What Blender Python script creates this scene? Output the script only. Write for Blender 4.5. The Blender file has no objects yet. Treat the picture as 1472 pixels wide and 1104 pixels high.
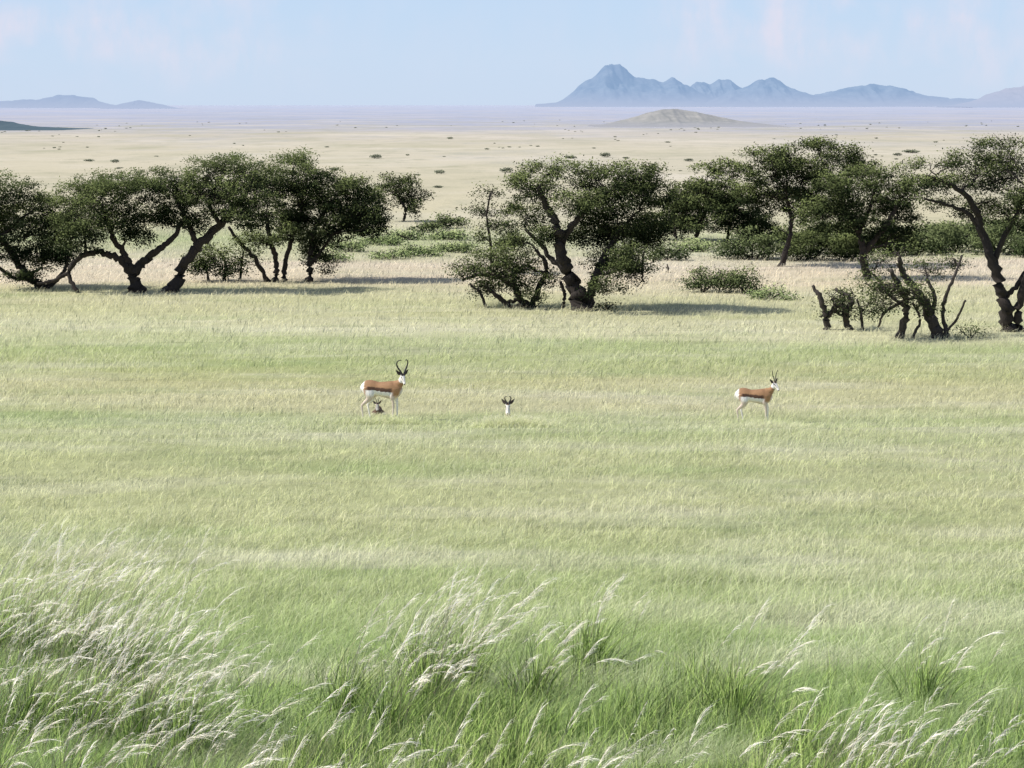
import bpy, math, random
import numpy as np
from mathutils import Vector, Matrix
rng = np.random.default_rng(7)
random.seed(7)
S = bpy.context.scene
COL = S.collection
F, H, HZ, CX = 3000.0, 6.2, 150.0, 736.0      # focal length in photo pixels, eye height, horizon row, centre column
K = F*H
def Yof(py): return K/(py-HZ)
def at(px, py, Y): return np.array([(px-CX)/F*Y, Y, H-(py-HZ)/F*Y])
def ground(px, py):
    Y = Yof(py); return np.array([(px-CX)/F*Y, Y, 0.0])

# ------------------------------------------------------------------ helpers
def tag(o, label=None, cat=None, group=None, kind=None):
    if label: o['label'] = label
    if cat: o['category'] = cat
    if group: o['group'] = group
    if kind: o['kind'] = kind
    return o
def empty(name, loc, label, cat, group=None):
    o = bpy.data.objects.new(name, None); COL.objects.link(o)
    o.location = loc; o.empty_display_size = .2
    return tag(o, label, cat, group)
def mk(name, V, Fc, mat, parent=None, data=None, smooth=False):
    V = np.asarray(V, dtype=np.float32); 
    me = bpy.data.meshes.new(name)
    if isinstance(Fc, np.ndarray):
        k = Fc.shape[1]; n = Fc.shape[0]
        me.vertices.add(len(V)); me.vertices.foreach_set('co', V.ravel())
        me.loops.add(n*k); me.loops.foreach_set('vertex_index', Fc.astype(np.int32).ravel())
        me.polygons.add(n); me.polygons.foreach_set('loop_start', (np.arange(n)*k).astype(np.int32))
        me.update(calc_edges=True)
    else:
        me.from_pydata([tuple(map(float, v)) for v in V], [], [tuple(map(int, f)) for f in Fc])
    if data is not None:
        a = me.attributes.new('Data', 'FLOAT_COLOR', 'POINT')
        d = np.ones((len(V), 4), dtype=np.float32); d[:, :data.shape[1]] = data
        a.data.foreach_set('color', d.ravel())
    if smooth:
        me.polygons.foreach_set('use_smooth', np.ones(len(me.polygons), dtype=bool))
    me.materials.append(mat)
    o = bpy.data.objects.new(name, me); COL.objects.link(o)
    if parent: o.parent = parent
    return o
TAB = np.random.default_rng(3).random((256, 256))
def vn(x, y):
    xi = np.floor(x).astype(int); yi = np.floor(y).astype(int)
    fx = x-xi; fy = y-yi; fx = fx*fx*(3-2*fx); fy = fy*fy*(3-2*fy)
    g = lambda a, b: TAB[a & 255, b & 255]
    return (g(xi, yi)*(1-fx)+g(xi+1, yi)*fx)*(1-fy)+(g(xi, yi+1)*(1-fx)+g(xi+1, yi+1)*fx)*fy
def fbm(x, y, o=4):
    s = 0; a = .5; t = 0
    for i in range(o):
        s = s+a*vn(x*2**i+17*i, y*2**i+31*i); t += a; a *= .5
    return s/t
def sm(x, a, b): t = np.clip((x-a)/(b-a), 0, 1); return t*t*(3-2*t)
A1 = ground(550, 603); A2 = ground(1086, 610); A3 = ground(730, 612); A4 = ground(541, 598)
def terrain(X, Y):
    """low swell of ground just in front of the antelopes, a hollow where one of them rests"""
    X = np.asarray(X, float); Y = np.asarray(Y, float)
    e = Y+.5*(fbm(X*.22+4, X*0+2, 2)-.5)
    z = .15*(1-sm(e, 39.0, 39.9))*sm(e, 31, 38)
    z = z+.12*(fbm(X*.14+2, Y*.2, 3)-.5)*sm(Y, 25, 29)*(1-sm(Y, 44, 50))*(1-np.exp(-((Y-40.5)/1.6)**2))
    z = z-.34*np.exp(-(((X-A3[0])/.75)**2+((Y-A3[1]-.75)/.62)**2)**1.5)
    z = z-.15*np.exp(-(((X-A4[0])/.4)**2+((Y-A4[1]-.5)/.4)**2)**1.5)
    return z

# ------------------------------------------------------------------ materials
def newmat(name):
    m = bpy.data.materials.new(name); m.use_nodes = True
    nt = m.node_tree; nt.nodes.clear()
    return m, nt, nt.nodes.new, nt.links.new
def rgb(c): return (c[0], c[1], c[2], 1)
def math_(nt, op, a, b=None, clamp=False):
    n = nt.nodes.new('ShaderNodeMath'); n.operation = op; n.use_clamp = clamp
    for i, v in enumerate((a, b)):
        if v is None: continue
        if isinstance(v, (int, float)): n.inputs[i].default_value = v
        else: nt.links.new(v, n.inputs[i])
    return n.outputs[0]
def mix(nt, fac, a, b, mode='MIX'):
    n = nt.nodes.new('ShaderNodeMix'); n.data_type = 'RGBA'; n.blend_type = mode
    for s, v in ((n.inputs[0], fac), (n.inputs[6], a), (n.inputs[7], b)):
        if isinstance(v, (int, float)): s.default_value = v
        elif isinstance(v, tuple): s.default_value = rgb(v)
        else: nt.links.new(v, s)
    return n.outputs[2]
def noise(nt, vec, scale, detail=4, rough=.55):
    n = nt.nodes.new('ShaderNodeTexNoise'); n.inputs['Scale'].default_value = scale
    n.inputs['Detail'].default_value = detail; n.inputs['Roughness'].default_value = rough
    nt.links.new(vec, n.inputs['Vector']); return n.outputs[0]
def vmath(nt, op, a, b):
    n = nt.nodes.new('ShaderNodeVectorMath'); n.operation = op
    for i, v in enumerate((a, b)):
        if v is None: continue
        if isinstance(v, tuple): n.inputs[i].default_value = v
        else: nt.links.new(v, n.inputs[i])
    return n.outputs[0]
def scaled(nt, vec, s): return vmath(nt, 'MULTIPLY', vec, s)
def vscale(nt, c, v):
    k = nt.nodes.new('ShaderNodeVectorMath'); k.operation = 'SCALE'; nt.links.new(c, k.inputs[0])
    if isinstance(v, (int, float)): k.inputs['Scale'].default_value = v
    else: nt.links.new(v, k.inputs['Scale'])
    return k.outputs[0]
def ramp(nt, fac, stops):
    n = nt.nodes.new('ShaderNodeValToRGB'); e = n.color_ramp.elements
    while len(e) > 1: e.remove(e[-1])
    e[0].position = stops[0][0]; e[0].color = rgb(stops[0][1])
    for p, c in stops[1:]:
        x = e.new(p); x.color = rgb(c)
    nt.links.new(fac, n.inputs[0]); return n.outputs[0]
def thr(nt, v, a, b): return ramp(nt, v, [(0, (0, 0, 0)), (a, (0, 0, 0)), (b, (1, 1, 1))])

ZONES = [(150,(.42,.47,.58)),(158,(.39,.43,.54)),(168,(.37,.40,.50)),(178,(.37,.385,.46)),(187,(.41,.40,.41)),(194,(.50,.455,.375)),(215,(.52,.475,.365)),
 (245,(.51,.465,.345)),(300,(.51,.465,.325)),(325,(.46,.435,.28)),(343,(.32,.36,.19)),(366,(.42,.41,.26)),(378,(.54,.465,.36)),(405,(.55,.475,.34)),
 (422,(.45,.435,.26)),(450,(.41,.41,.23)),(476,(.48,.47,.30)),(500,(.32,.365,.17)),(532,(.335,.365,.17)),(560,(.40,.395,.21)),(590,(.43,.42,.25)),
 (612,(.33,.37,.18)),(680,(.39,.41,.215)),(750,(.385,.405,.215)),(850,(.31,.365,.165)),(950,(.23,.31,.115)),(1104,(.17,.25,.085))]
def field_colour(nt):
    """colour of the plain by place: green near, straw beyond the trees, hazy at the horizon"""
    g = nt.nodes.new('ShaderNodeNewGeometry'); pos = g.outputs['Position']
    sp = nt.nodes.new('ShaderNodeSeparateXYZ'); nt.links.new(pos, sp.inputs[0])
    Y = math_(nt, 'MAXIMUM', sp.outputs[1], 15.0)
    n1 = noise(nt, scaled(nt, pos, (.06, .25, .1)), 1.0, 5)
    n2 = noise(nt, scaled(nt, pos, (.006, .012, .01)), 1.0, 5)
    wob = math_(nt, 'ADD', math_(nt, 'MULTIPLY', math_(nt, 'SUBTRACT', n1, .5), .18), math_(nt, 'MULTIPLY', math_(nt, 'SUBTRACT', n2, .5), .26))
    Yw = math_(nt, 'MULTIPLY', Y, math_(nt, 'ADD', wob, 1.0))
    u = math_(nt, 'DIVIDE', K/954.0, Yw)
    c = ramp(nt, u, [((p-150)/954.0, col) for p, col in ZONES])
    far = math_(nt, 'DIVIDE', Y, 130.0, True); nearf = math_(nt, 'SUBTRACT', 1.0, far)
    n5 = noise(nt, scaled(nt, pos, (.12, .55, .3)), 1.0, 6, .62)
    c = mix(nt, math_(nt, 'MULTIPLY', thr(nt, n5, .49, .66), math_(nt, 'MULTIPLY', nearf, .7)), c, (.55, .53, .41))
    n6 = noise(nt, scaled(nt, pos, (.14, .45, .5)), 1.0, 5, .6)
    c = mix(nt, math_(nt, 'MULTIPLY', thr(nt, n6, .52, .70), math_(nt, 'MULTIPLY', nearf, .75)), c, (.21, .285, .11))
    n7 = noise(nt, scaled(nt, pos, (.15, .8, .5)), 1.0, 4, .55)
    c = mix(nt, math_(nt, 'MULTIPLY', thr(nt, n7, .60, .70), math_(nt, 'MULTIPLY', nearf, .75)), c, (.13, .16, .065))
    n3 = noise(nt, scaled(nt, pos, (.7, 1.8, .3)), 1.0, 7, .65)
    v = math_(nt, 'ADD', math_(nt, 'MULTIPLY', math_(nt, 'SUBTRACT', n3, .5), 1.0), 1.0)
    v = math_(nt, 'ADD', math_(nt, 'MULTIPLY', v, nearf), far)
    return vscale(nt, c, v), pos, Y

def mat_ground():
    m, nt, N, L = newmat('plain_ground')
    c, pos, Y = field_colour(nt)
    mid = math_(nt, 'MULTIPLY', math_(nt, 'DIVIDE', Y, 130.0, True), math_(nt, 'DIVIDE', 520.0, Y, True))
    for sc, a, b, amt, col in (((.035, .022, 1), .48, .60, .5, (.40, .38, .27)), ((.022, .016, 1), .50, .62, .6, (.60, .55, .46)), ((.05, .06, 1), .56, .66, .30, (.25, .27, .16)), ((.10, .035, 1), .52, .62, .35, (.36, .35, .25)), ((.22, .13, 1), .55, .68, .5, (.27, .27, .19))):
        n = noise(nt, scaled(nt, pos, sc), 1.0, 7, .65)
        c = mix(nt, math_(nt, 'MULTIPLY', thr(nt, n, a, b), math_(nt, 'MULTIPLY', mid, amt)), c, col)
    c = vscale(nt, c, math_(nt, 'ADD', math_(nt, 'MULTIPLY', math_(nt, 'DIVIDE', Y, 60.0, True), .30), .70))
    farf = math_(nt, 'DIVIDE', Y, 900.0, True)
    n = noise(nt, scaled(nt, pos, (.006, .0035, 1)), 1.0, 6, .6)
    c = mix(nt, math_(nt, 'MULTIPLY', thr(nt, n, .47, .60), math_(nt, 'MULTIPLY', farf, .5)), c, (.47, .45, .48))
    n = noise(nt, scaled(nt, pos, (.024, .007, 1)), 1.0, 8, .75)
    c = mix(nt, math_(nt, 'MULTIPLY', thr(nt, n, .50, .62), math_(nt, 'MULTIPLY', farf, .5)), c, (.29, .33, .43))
    b = N('ShaderNodeBsdfDiffuse'); L(c, b.inputs[0])
    bp = N('ShaderNodeBump'); bp.inputs['Strength'].default_value = .5; bp.inputs['Distance'].default_value = .15
    L(noise(nt, scaled(nt, pos, (2.0, 2.0, 2.0)), 1.0, 5), bp.inputs['Height']); L(bp.outputs[0], b.inputs['Normal'])
    o = N('ShaderNodeOutputMaterial'); L(b.outputs[0], o.inputs[0]); return m
def leafy(nt, c, soft=.8):
    """thin leaf lit alike from both sides, normals softened towards the surface the foliage forms"""
    g = nt.nodes.new('ShaderNodeNewGeometry')
    nn = vmath(nt, 'NORMALIZE', vmath(nt, 'ADD', scaled(nt, g.outputs['Normal'], (1-soft,)*3), (-.12*soft, 0, soft)), None)
    d = nt.nodes.new('ShaderNodeBsdfDiffuse'); nt.links.new(c, d.inputs[0]); nt.links.new(nn, d.inputs['Normal'])
    t = nt.nodes.new('ShaderNodeBsdfTranslucent'); nt.links.new(vscale(nt, c, .9), t.inputs[0]); nt.links.new(scaled(nt, nn, (-1, -1, -1)), t.inputs['Normal'])
    x = nt.nodes.new('ShaderNodeAddShader'); nt.links.new(d.outputs[0], x.inputs[0]); nt.links.new(t.outputs[0], x.inputs[1])
    o = nt.nodes.new('ShaderNodeOutputMaterial'); nt.links.new(x.outputs[0], o.inputs[0])
def attr(nt):
    a = nt.nodes.new('ShaderNodeAttribute'); a.attribute_name = 'Data'
    s = nt.nodes.new('ShaderNodeSeparateColor'); nt.links.new(a.outputs['Color'], s.inputs[0]); return s.outputs
def mat_field_grass():
    m, nt, N, L = newmat('field_grass')
    c, pos, Y = field_colour(nt); A = attr(nt)
    v = math_(nt, 'ADD', math_(nt, 'MULTIPLY', A[1], .70), .66)
    c = vscale(nt, c, v)
    t2 = math_(nt, 'MULTIPLY', A[0], A[0])
    c = mix(nt, math_(nt, 'MULTIPLY', t2, math_(nt, 'MULTIPLY', A[2], .85)), c, (.70, .655, .51))
    leafy(nt, c, .68); return m
def mat_two(name, lo, hi, tip, tipamt, soft=.8):
    m, nt, N, L = newmat(name); A = attr(nt)
    c = mix(nt, A[1], lo, hi)
    t2 = math_(nt, 'MULTIPLY', A[0], A[0])
    c = mix(nt, math_(nt, 'MULTIPLY', t2, math_(nt, 'MULTIPLY', A[2], tipamt)), c, tip)
    leafy(nt, c, soft); return m
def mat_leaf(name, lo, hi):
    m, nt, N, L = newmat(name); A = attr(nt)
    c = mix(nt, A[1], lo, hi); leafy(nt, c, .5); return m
def mat_bark(name, a, b):
    m, nt, N, L = newmat(name)
    g = N('ShaderNodeNewGeometry')
    n = noise(nt, scaled(nt, g.outputs['Position'], (14, 14, 3)), 1.0, 5, .7)
    c = mix(nt, n, a, b)
    d = N('ShaderNodeBsdfPrincipled'); d.inputs['Roughness'].default_value = .95; L(c, d.inputs['Base Color'])
    bp = N('ShaderNodeBump'); bp.inputs['Strength'].default_value = .9; bp.inputs['Distance'].default_value = .04
    L(n, bp.inputs['Height']); L(bp.outputs[0], d.inputs['Normal'])
    o = N('ShaderNodeOutputMaterial'); L(d.outputs[0], o.inputs[0]); return m
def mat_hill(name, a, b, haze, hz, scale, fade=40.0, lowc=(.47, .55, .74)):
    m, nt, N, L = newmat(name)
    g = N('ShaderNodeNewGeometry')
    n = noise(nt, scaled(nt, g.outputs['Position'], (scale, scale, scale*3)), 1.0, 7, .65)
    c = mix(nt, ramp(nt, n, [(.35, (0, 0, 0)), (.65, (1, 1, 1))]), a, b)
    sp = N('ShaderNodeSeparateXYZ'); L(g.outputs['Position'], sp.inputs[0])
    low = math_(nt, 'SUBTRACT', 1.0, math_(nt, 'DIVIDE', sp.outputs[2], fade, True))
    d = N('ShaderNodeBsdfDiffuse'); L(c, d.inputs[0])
    e = N('ShaderNodeEmission'); L(mix(nt, low, haze, lowc), e.inputs[0]); e.inputs[1].default_value = 1.0  # distance haze painted in as a glow, denser towards the foot
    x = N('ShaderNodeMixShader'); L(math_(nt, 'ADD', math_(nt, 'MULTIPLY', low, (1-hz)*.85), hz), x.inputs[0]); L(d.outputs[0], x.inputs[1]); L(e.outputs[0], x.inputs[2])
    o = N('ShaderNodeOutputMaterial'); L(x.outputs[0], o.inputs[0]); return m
def mat_plain(name, c, rough=.6):
    m, nt, N, L = newmat(name)
    g = N('ShaderNodeNewGeometry'); n = noise(nt, g.outputs['Position'], 60.0, 3)
    col = mix(nt, n, tuple(v*.7 for v in c), tuple(min(1, v*1.3) for v in c))
    d = N('ShaderNodeBsdfPrincipled'); L(col, d.inputs['Base Color']); d.inputs['Roughness'].default_value = rough
    o = N('ShaderNodeOutputMaterial'); L(d.outputs[0], o.inputs[0]); return m
def mat_coat():
    m, nt, N, L = newmat('antelope_coat')
    a = N('ShaderNodeAttribute'); a.attribute_name = 'Data'
    g = N('ShaderNodeNewGeometry'); n = noise(nt, g.outputs['Position'], 45.0, 4)
    c = vscale(nt, a.outputs['Color'], math_(nt, 'ADD', math_(nt, 'MULTIPLY', n, .3), .85))
    d = N('ShaderNodeBsdfPrincipled'); L(c, d.inputs['Base Color']); d.inputs['Roughness'].default_value = .75
    o = N('ShaderNodeOutputMaterial'); L(d.outputs[0], o.inputs[0]); return m
M_ground = mat_ground(); M_field = mat_field_grass()
M_tuss = mat_two('tussock_green', (.022, .055, .008), (.26, .38, .10), (.50, .48, .26), .6, .35)
M_stalk = mat_two('straw_stalk', (.40, .39, .17), (.66, .58, .34), (.76, .70, .50), .6, .5)
M_plume = mat_two('plume_white', (.60, .56, .45), (.88, .855, .78), (.92, .90, .85), .5, .6)
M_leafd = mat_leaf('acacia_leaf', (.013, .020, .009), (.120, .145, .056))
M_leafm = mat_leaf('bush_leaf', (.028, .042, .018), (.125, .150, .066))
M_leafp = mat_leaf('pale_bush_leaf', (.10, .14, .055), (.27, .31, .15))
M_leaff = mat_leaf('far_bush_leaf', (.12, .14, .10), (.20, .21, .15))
M_bark = mat_bark('dark_bark', (.008, .0065, .006), (.045, .034, .028))
M_barkg = mat_bark('grey_bark', (.018, .015, .013), (.09, .073, .062))
M_coat = mat_coat()
M_horn = mat_plain('black_horn', (.02, .017, .015), .5); M_ear = mat_plain('ear_dark', (.05, .035, .028), .8)
M_eye = mat_plain('eye_black', (.008, .006, .005), .2); M_hoof = mat_plain('hoof_black', (.03, .025, .02), .5)

# ------------------------------------------------------------------ world, sun, camera
ELEV, AZ = math.radians(47), math.radians(-96)   # azimuth from +Y, negative to the left
sd = Vector((math.sin(AZ)*math.cos(ELEV), math.cos(AZ)*math.cos(ELEV), math.sin(ELEV)))
W = bpy.data.worlds.new('World'); S.world = W; W.use_nodes = True
nt = W.node_tree; nt.nodes.clear()
BS = .13
sky = nt.nodes.new('ShaderNodeTexSky'); sky.sky_type = 'NISHITA'; sky.sun_disc = False
sky.sun_elevation = ELEV; sky.sun_rotation = AZ; sky.dust_density = .6; sky.ozone_density = 1.5
tc = nt.nodes.new('ShaderNodeTexCoord'); dirv = tc.outputs['Generated']
sp = nt.nodes.new('ShaderNodeSeparateXYZ'); nt.links.new(dirv, sp.inputs[0])
hz = vscale(nt, ramp(nt, sp.outputs[2], [(0, (.60, .71, .87)), (.022, (.59, .72, .89)), (.05, (.55, .71, .91)), (.3, (.30, .48, .80))]), 1/BS)
up_ = math_(nt, 'MULTIPLY', math_(nt, 'SUBTRACT', sp.outputs[2], .06), 3.0, True)
base_sky = mix(nt, up_, hz, sky.outputs[0])
rot = nt.nodes.new('ShaderNodeMapping'); rot.inputs['Rotation'].default_value = (0, math.radians(-42), 0); rot.inputs['Scale'].default_value = (52, 3, 20); rot.inputs['Location'].default_value = (3.3, 0, 1.7)
nt.links.new(dirv, rot.inputs[0])
cl = noise(nt, scaled(nt, dirv, (26, 2, 34)), 1.0, 3, .5); cl2 = noise(nt, rot.outputs[0], 1.0, 7, .6)
cf = math_(nt, 'MULTIPLY', thr(nt, cl, .36, .60), thr(nt, cl2, .36, .64))
cf = math_(nt, 'MULTIPLY', cf, ramp(nt, sp.outputs[2], [(0, (0, 0, 0)), (.006, (.15, .15, .15)), (.026, (1, 1, 1))]))
azm = ramp(nt, math_(nt, 'ADD', sp.outputs[0], .5), [(0, (1, 1, 1)), (.36, (1, 1, 1)), (.42, (.15, .15, .15)), (.54, (.15, .15, .15)), (.60, (1, 1, 1)), (1, (1, 1, 1))])
cf = math_(nt, 'MULTIPLY', cf, azm)
skyc = mix(nt, math_(nt, 'MULTIPLY', cf, .7), base_sky, (.80/BS, .76/BS, .87/BS))
bg = nt.nodes.new('ShaderNodeBackground'); bg.inputs[1].default_value = BS
nt.links.new(skyc, bg.inputs[0])
wo = nt.nodes.new('ShaderNodeOutputWorld'); nt.links.new(bg.outputs[0], wo.inputs[0])
sl = bpy.data.lights.new('sun', 'SUN'); sl.energy = 4.8; sl.angle = math.radians(.5); sl.color = (1, .95, .87)
so = bpy.data.objects.new('sun', sl); COL.objects.link(so); so.location = (-30, 0, 40)
so.rotation_euler = (-sd).to_track_quat('-Z', 'Y').to_euler()
cam = bpy.data.cameras.new('camera'); co = bpy.data.objects.new('camera', cam); COL.objects.link(co)
co.location = (0, 0, H); co.rotation_euler = (math.pi/2, 0, 0)
cam.sensor_width = 36; cam.lens = F/1472*36; cam.shift_y = -(552-HZ)/1472
cam.clip_start = .1; cam.clip_end = 30000; S.camera = co
S.view_settings.view_transform = 'Standard'; S.view_settings.look = 'None'; S.view_settings.exposure = 0

# ------------------------------------------------------------------ ground
ys = np.concatenate([np.linspace(-60, 14, 8), np.linspace(16, 36, 40), np.linspace(36.2, 44, 66), np.linspace(44.5, 60, 30), np.geomspace(62, 14000, 70)])
xs = np.concatenate([-np.geomspace(9000, 14, 40), np.linspace(-13.5, 13.5, 217), np.geomspace(14, 9000, 40)])
GX, GY = np.meshgrid(xs, ys)
V = np.stack([GX.ravel(), GY.ravel(), terrain(GX.ravel(), GY.ravel())], 1)
nx, ny = len(xs), len(ys)
i, j = np.meshgrid(np.arange(nx-1), np.arange(ny-1)); a = (j*nx+i).ravel()
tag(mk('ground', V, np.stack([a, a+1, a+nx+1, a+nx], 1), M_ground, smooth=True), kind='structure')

# ------------------------------------------------------------------ hills
def hill(name, label, prof, Y, depth, mat, rough=.20, seed=0, nxs=200, nys=70):
    prof = np.array(prof, float)
    px = np.linspace(prof[0, 0], prof[-1, 0], nxs)
    by = HZ+K/Y
    hpx = np.interp(px, prof[:, 0], prof[:, 1]); hgt = np.maximum(0, by-hpx)
    hgt = np.convolve(np.pad(hgt, 2, mode='edge'), np.ones(5)/5, 'valid')*1.02
    hgt = hgt*(1+.10*(fbm(px*.06+seed, px*0+seed, 4)-.5)*2*min(1, rough*6))
    v = np.linspace(-1, 1, nys); X = (px-CX)/F*Y
    HH = hgt/F*Y; mh = HH.max()
    PX, VV = np.meshgrid(np.arange(nxs), v)
    q = X[PX]/(mh*1.1)
    shift = (fbm(q*1.2+seed, VV*0+seed, 3)-.5)*.5
    av = np.clip(np.abs(VV-shift*(1-np.abs(VV))), 0, 1)
    fall = (1-av)**1.15
    rid = 1-np.abs(2*fbm(q*2.2+seed*3, VV*2.5+q*.3+seed, 4)-1)
    HG = HH[PX]
    Z = HG*fall*(1+rough*2.5*(rid-.75)*(1-fall)*3) + mh*rough*.4*(fbm(q*4+seed, VV*4, 4)-.5)*np.minimum(1, HG/mh*3)*(fall)
    Z = np.where((Z < mh*.004) | (HG <= 0), -mh*.03, Z)
    V = np.stack([X[PX].ravel(), (Y+VV*depth).ravel(), Z.ravel()], 1)
    i, j = np.meshgrid(np.arange(nxs-1), np.arange(nys-1)); a = (j*nxs+i).ravel()
    o = mk(name, V, np.stack([a, a+1, a+nxs+1, a+nxs], 1), mat, smooth=True)
    return tag(o, label, 'hill', None, 'structure')
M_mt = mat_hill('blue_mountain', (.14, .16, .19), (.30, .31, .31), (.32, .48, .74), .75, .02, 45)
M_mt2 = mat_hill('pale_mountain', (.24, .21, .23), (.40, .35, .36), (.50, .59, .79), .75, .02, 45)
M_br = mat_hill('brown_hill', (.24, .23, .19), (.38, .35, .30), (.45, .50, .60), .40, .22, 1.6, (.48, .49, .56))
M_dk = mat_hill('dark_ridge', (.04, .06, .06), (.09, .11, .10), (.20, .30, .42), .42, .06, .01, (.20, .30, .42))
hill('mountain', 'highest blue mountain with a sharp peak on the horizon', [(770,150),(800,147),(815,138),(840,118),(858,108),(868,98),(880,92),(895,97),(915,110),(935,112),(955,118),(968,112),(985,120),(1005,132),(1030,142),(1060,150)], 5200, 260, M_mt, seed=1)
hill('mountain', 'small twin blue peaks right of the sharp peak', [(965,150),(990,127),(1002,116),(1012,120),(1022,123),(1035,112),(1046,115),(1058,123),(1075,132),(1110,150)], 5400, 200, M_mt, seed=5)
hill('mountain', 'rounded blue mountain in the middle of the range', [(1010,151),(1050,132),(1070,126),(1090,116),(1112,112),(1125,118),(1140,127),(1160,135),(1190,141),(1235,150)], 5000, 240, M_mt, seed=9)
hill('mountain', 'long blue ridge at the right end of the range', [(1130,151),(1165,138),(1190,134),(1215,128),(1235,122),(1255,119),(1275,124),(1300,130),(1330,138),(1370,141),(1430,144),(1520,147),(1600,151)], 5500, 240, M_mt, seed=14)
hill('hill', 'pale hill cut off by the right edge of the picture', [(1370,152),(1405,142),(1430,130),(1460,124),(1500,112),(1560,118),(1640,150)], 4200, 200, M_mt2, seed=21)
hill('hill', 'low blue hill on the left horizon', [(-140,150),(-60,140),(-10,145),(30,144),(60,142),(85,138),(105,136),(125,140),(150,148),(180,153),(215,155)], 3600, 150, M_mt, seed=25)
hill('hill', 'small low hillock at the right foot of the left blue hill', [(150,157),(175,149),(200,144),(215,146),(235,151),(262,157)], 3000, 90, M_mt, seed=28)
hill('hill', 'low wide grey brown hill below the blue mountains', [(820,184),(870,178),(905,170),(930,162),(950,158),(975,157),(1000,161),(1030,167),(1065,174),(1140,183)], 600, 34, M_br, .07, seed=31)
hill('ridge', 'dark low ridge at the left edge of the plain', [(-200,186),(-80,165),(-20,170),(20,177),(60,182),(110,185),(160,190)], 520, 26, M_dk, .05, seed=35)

# ------------------------------------------------------------------ grass
def blades(base, h, w, lean, rnd, dry, segs=2, bend=1.7, tipw=.25):
    n = len(base); T = np.linspace(0, 1, segs+1)
    ang = rng.uniform(0, math.pi, n); wd = np.stack([np.cos(ang), np.sin(ang)*.6, np.zeros(n)], 1)
    l2 = np.sqrt((lean**2).sum(1))
    V = np.empty((n, segs+1, 2, 3), np.float32); D = np.empty((n, segs+1, 2, 3), np.float32)
    for k, t in enumerate(T):
        p = base.copy(); p[:, 0] += lean[:, 0]*h*t**bend; p[:, 1] += lean[:, 1]*h*t**bend
        p[:, 2] += h*t*(1-.28*np.minimum(l2, 1.5)*t)
        ww = (w*(1-(1-tipw)*t)*.5)[:, None]
        V[:, k, 0] = p-wd*ww; V[:, k, 1] = p+wd*ww
        D[:, k, :, 0] = t; D[:, k, :, 1] = rnd[:, None]; D[:, k, :, 2] = dry[:, None]
    o = np.arange(n)[:, None]*(segs+1)*2; fs = []
    for k in range(segs):
        q = np.array([2*k, 2*k+1, 2*k+3, 2*k+2]); fs.append(o+q)
    Fc = np.concatenate(fs, 1).reshape(-1, 4)
    return V.reshape(-1, 3), Fc, D.reshape(-1, 3)
PXM = 2087.0   # render pixels per unit slope
N = 350000
u = rng.random(N)**1.2
py = 325+u*(1235-325); Y = K/(py-HZ)
X = rng.uniform(-.265, .265, N)*Y+rng.uniform(-.5, .5, N)
n1 = fbm(X*.25, Y*.6, 4); n2 = fbm(X*1.6+9, Y*1.6, 3)
keep = rng.random(N) < np.clip(.35+.95*n2, 0, 1); X, Y, n1, n2 = X[keep], Y[keep], n1[keep], n2[keep]; n = len(X)
hh = (.045+.10*n1+.10*n2)*rng.uniform(.5, 1.4, n)
near = np.clip((29-Y)/8, 0, 1); hh *= 1+near*.8
farf = np.clip((Y-44)/10, 0, 1); hh *= 1+.2*farf
m1 = (np.abs(X-A1[0]) < .75) & (Y > A1[1]-1.5) & (Y < A1[1]+.3); hh[m1] *= .85
def stand_of(cx, sx, y0, y1, h0, h1, k):
    """a thicker stand of grass round an animal"""
    x = cx+rng.normal(0, sx, k); y = rng.uniform(y0, y1, k); h = rng.uniform(h0, h1, k)*np.exp(-((x-cx)/(sx*2.2))**2*.5)
    return x, y, h
ex = [stand_of(A3[0], .38, A3[1]-.55, A3[1]+.20, .22, .34, 3400), stand_of(A1[0], .55, A1[1]-.7, A1[1]-.12, .09, .19, 1900),
      stand_of(A2[0], .5, A2[1]-.8, A2[1]-.1, .12, .24, 2400), stand_of(A4[0], .13, A4[1]+.05, A4[1]+.26, .10, .17, 420)]
X = np.concatenate([X]+[e[0] for e in ex]); Y = np.concatenate([Y]+[e[1] for e in ex]); hh = np.concatenate([hh]+[e[2] for e in ex])
n = len(X); n1 = fbm(X*.25, Y*.6, 4)
ww = np.maximum(.005, .60*Y/PXM)*rng.uniform(.55, 1.2, n)
base = np.stack([X, Y, terrain(X, Y)-.01], 1)
lean = np.stack([rng.normal(.42, .5, n), rng.normal(0, .45, n)], 1)
dry = np.clip(rng.random(n)**1.5*1.4*(.3+n1), 0, 1)*np.clip((Y-19)/8, .25, 1)
v, f, d = blades(base, hh, ww, lean, rng.random(n), dry)
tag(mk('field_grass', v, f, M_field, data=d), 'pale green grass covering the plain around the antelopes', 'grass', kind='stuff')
# lush green grass of the foreground
N = 95000
py = rng.uniform(850, 1240, N); Y = K/(py-HZ); X = rng.uniform(-.265, .265, N)*Y
cl_ = fbm(X*1.5+3, Y*1.8+8, 3); px_ = X/Y*F+CX; big = fbm(X*.5+30, Y*.5+4, 3)
want = np.clip((py-850-260*(1-big))/160, 0, 1)*np.clip((cl_-.40)*7, 0, 1)*np.where(px_ < 330, .6, 1)
k = rng.random(N) < want; X, Y, cl_ = X[k], Y[k], cl_[k]; n = len(X)
hh = (.10+1.1*np.clip(cl_-.38, 0, 1))*rng.uniform(.5, 1.25, n)
lean = np.stack([rng.normal(.18, .34, n), rng.normal(0, .32, n)], 1)
v, f, d = blades(np.stack([X, Y, np.full(n, -.01)], 1), hh, rng.uniform(.007, .013, n), lean, np.clip(rng.random(n)**1.2, 0, 1), rng.random(n)**2, 3)
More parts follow.
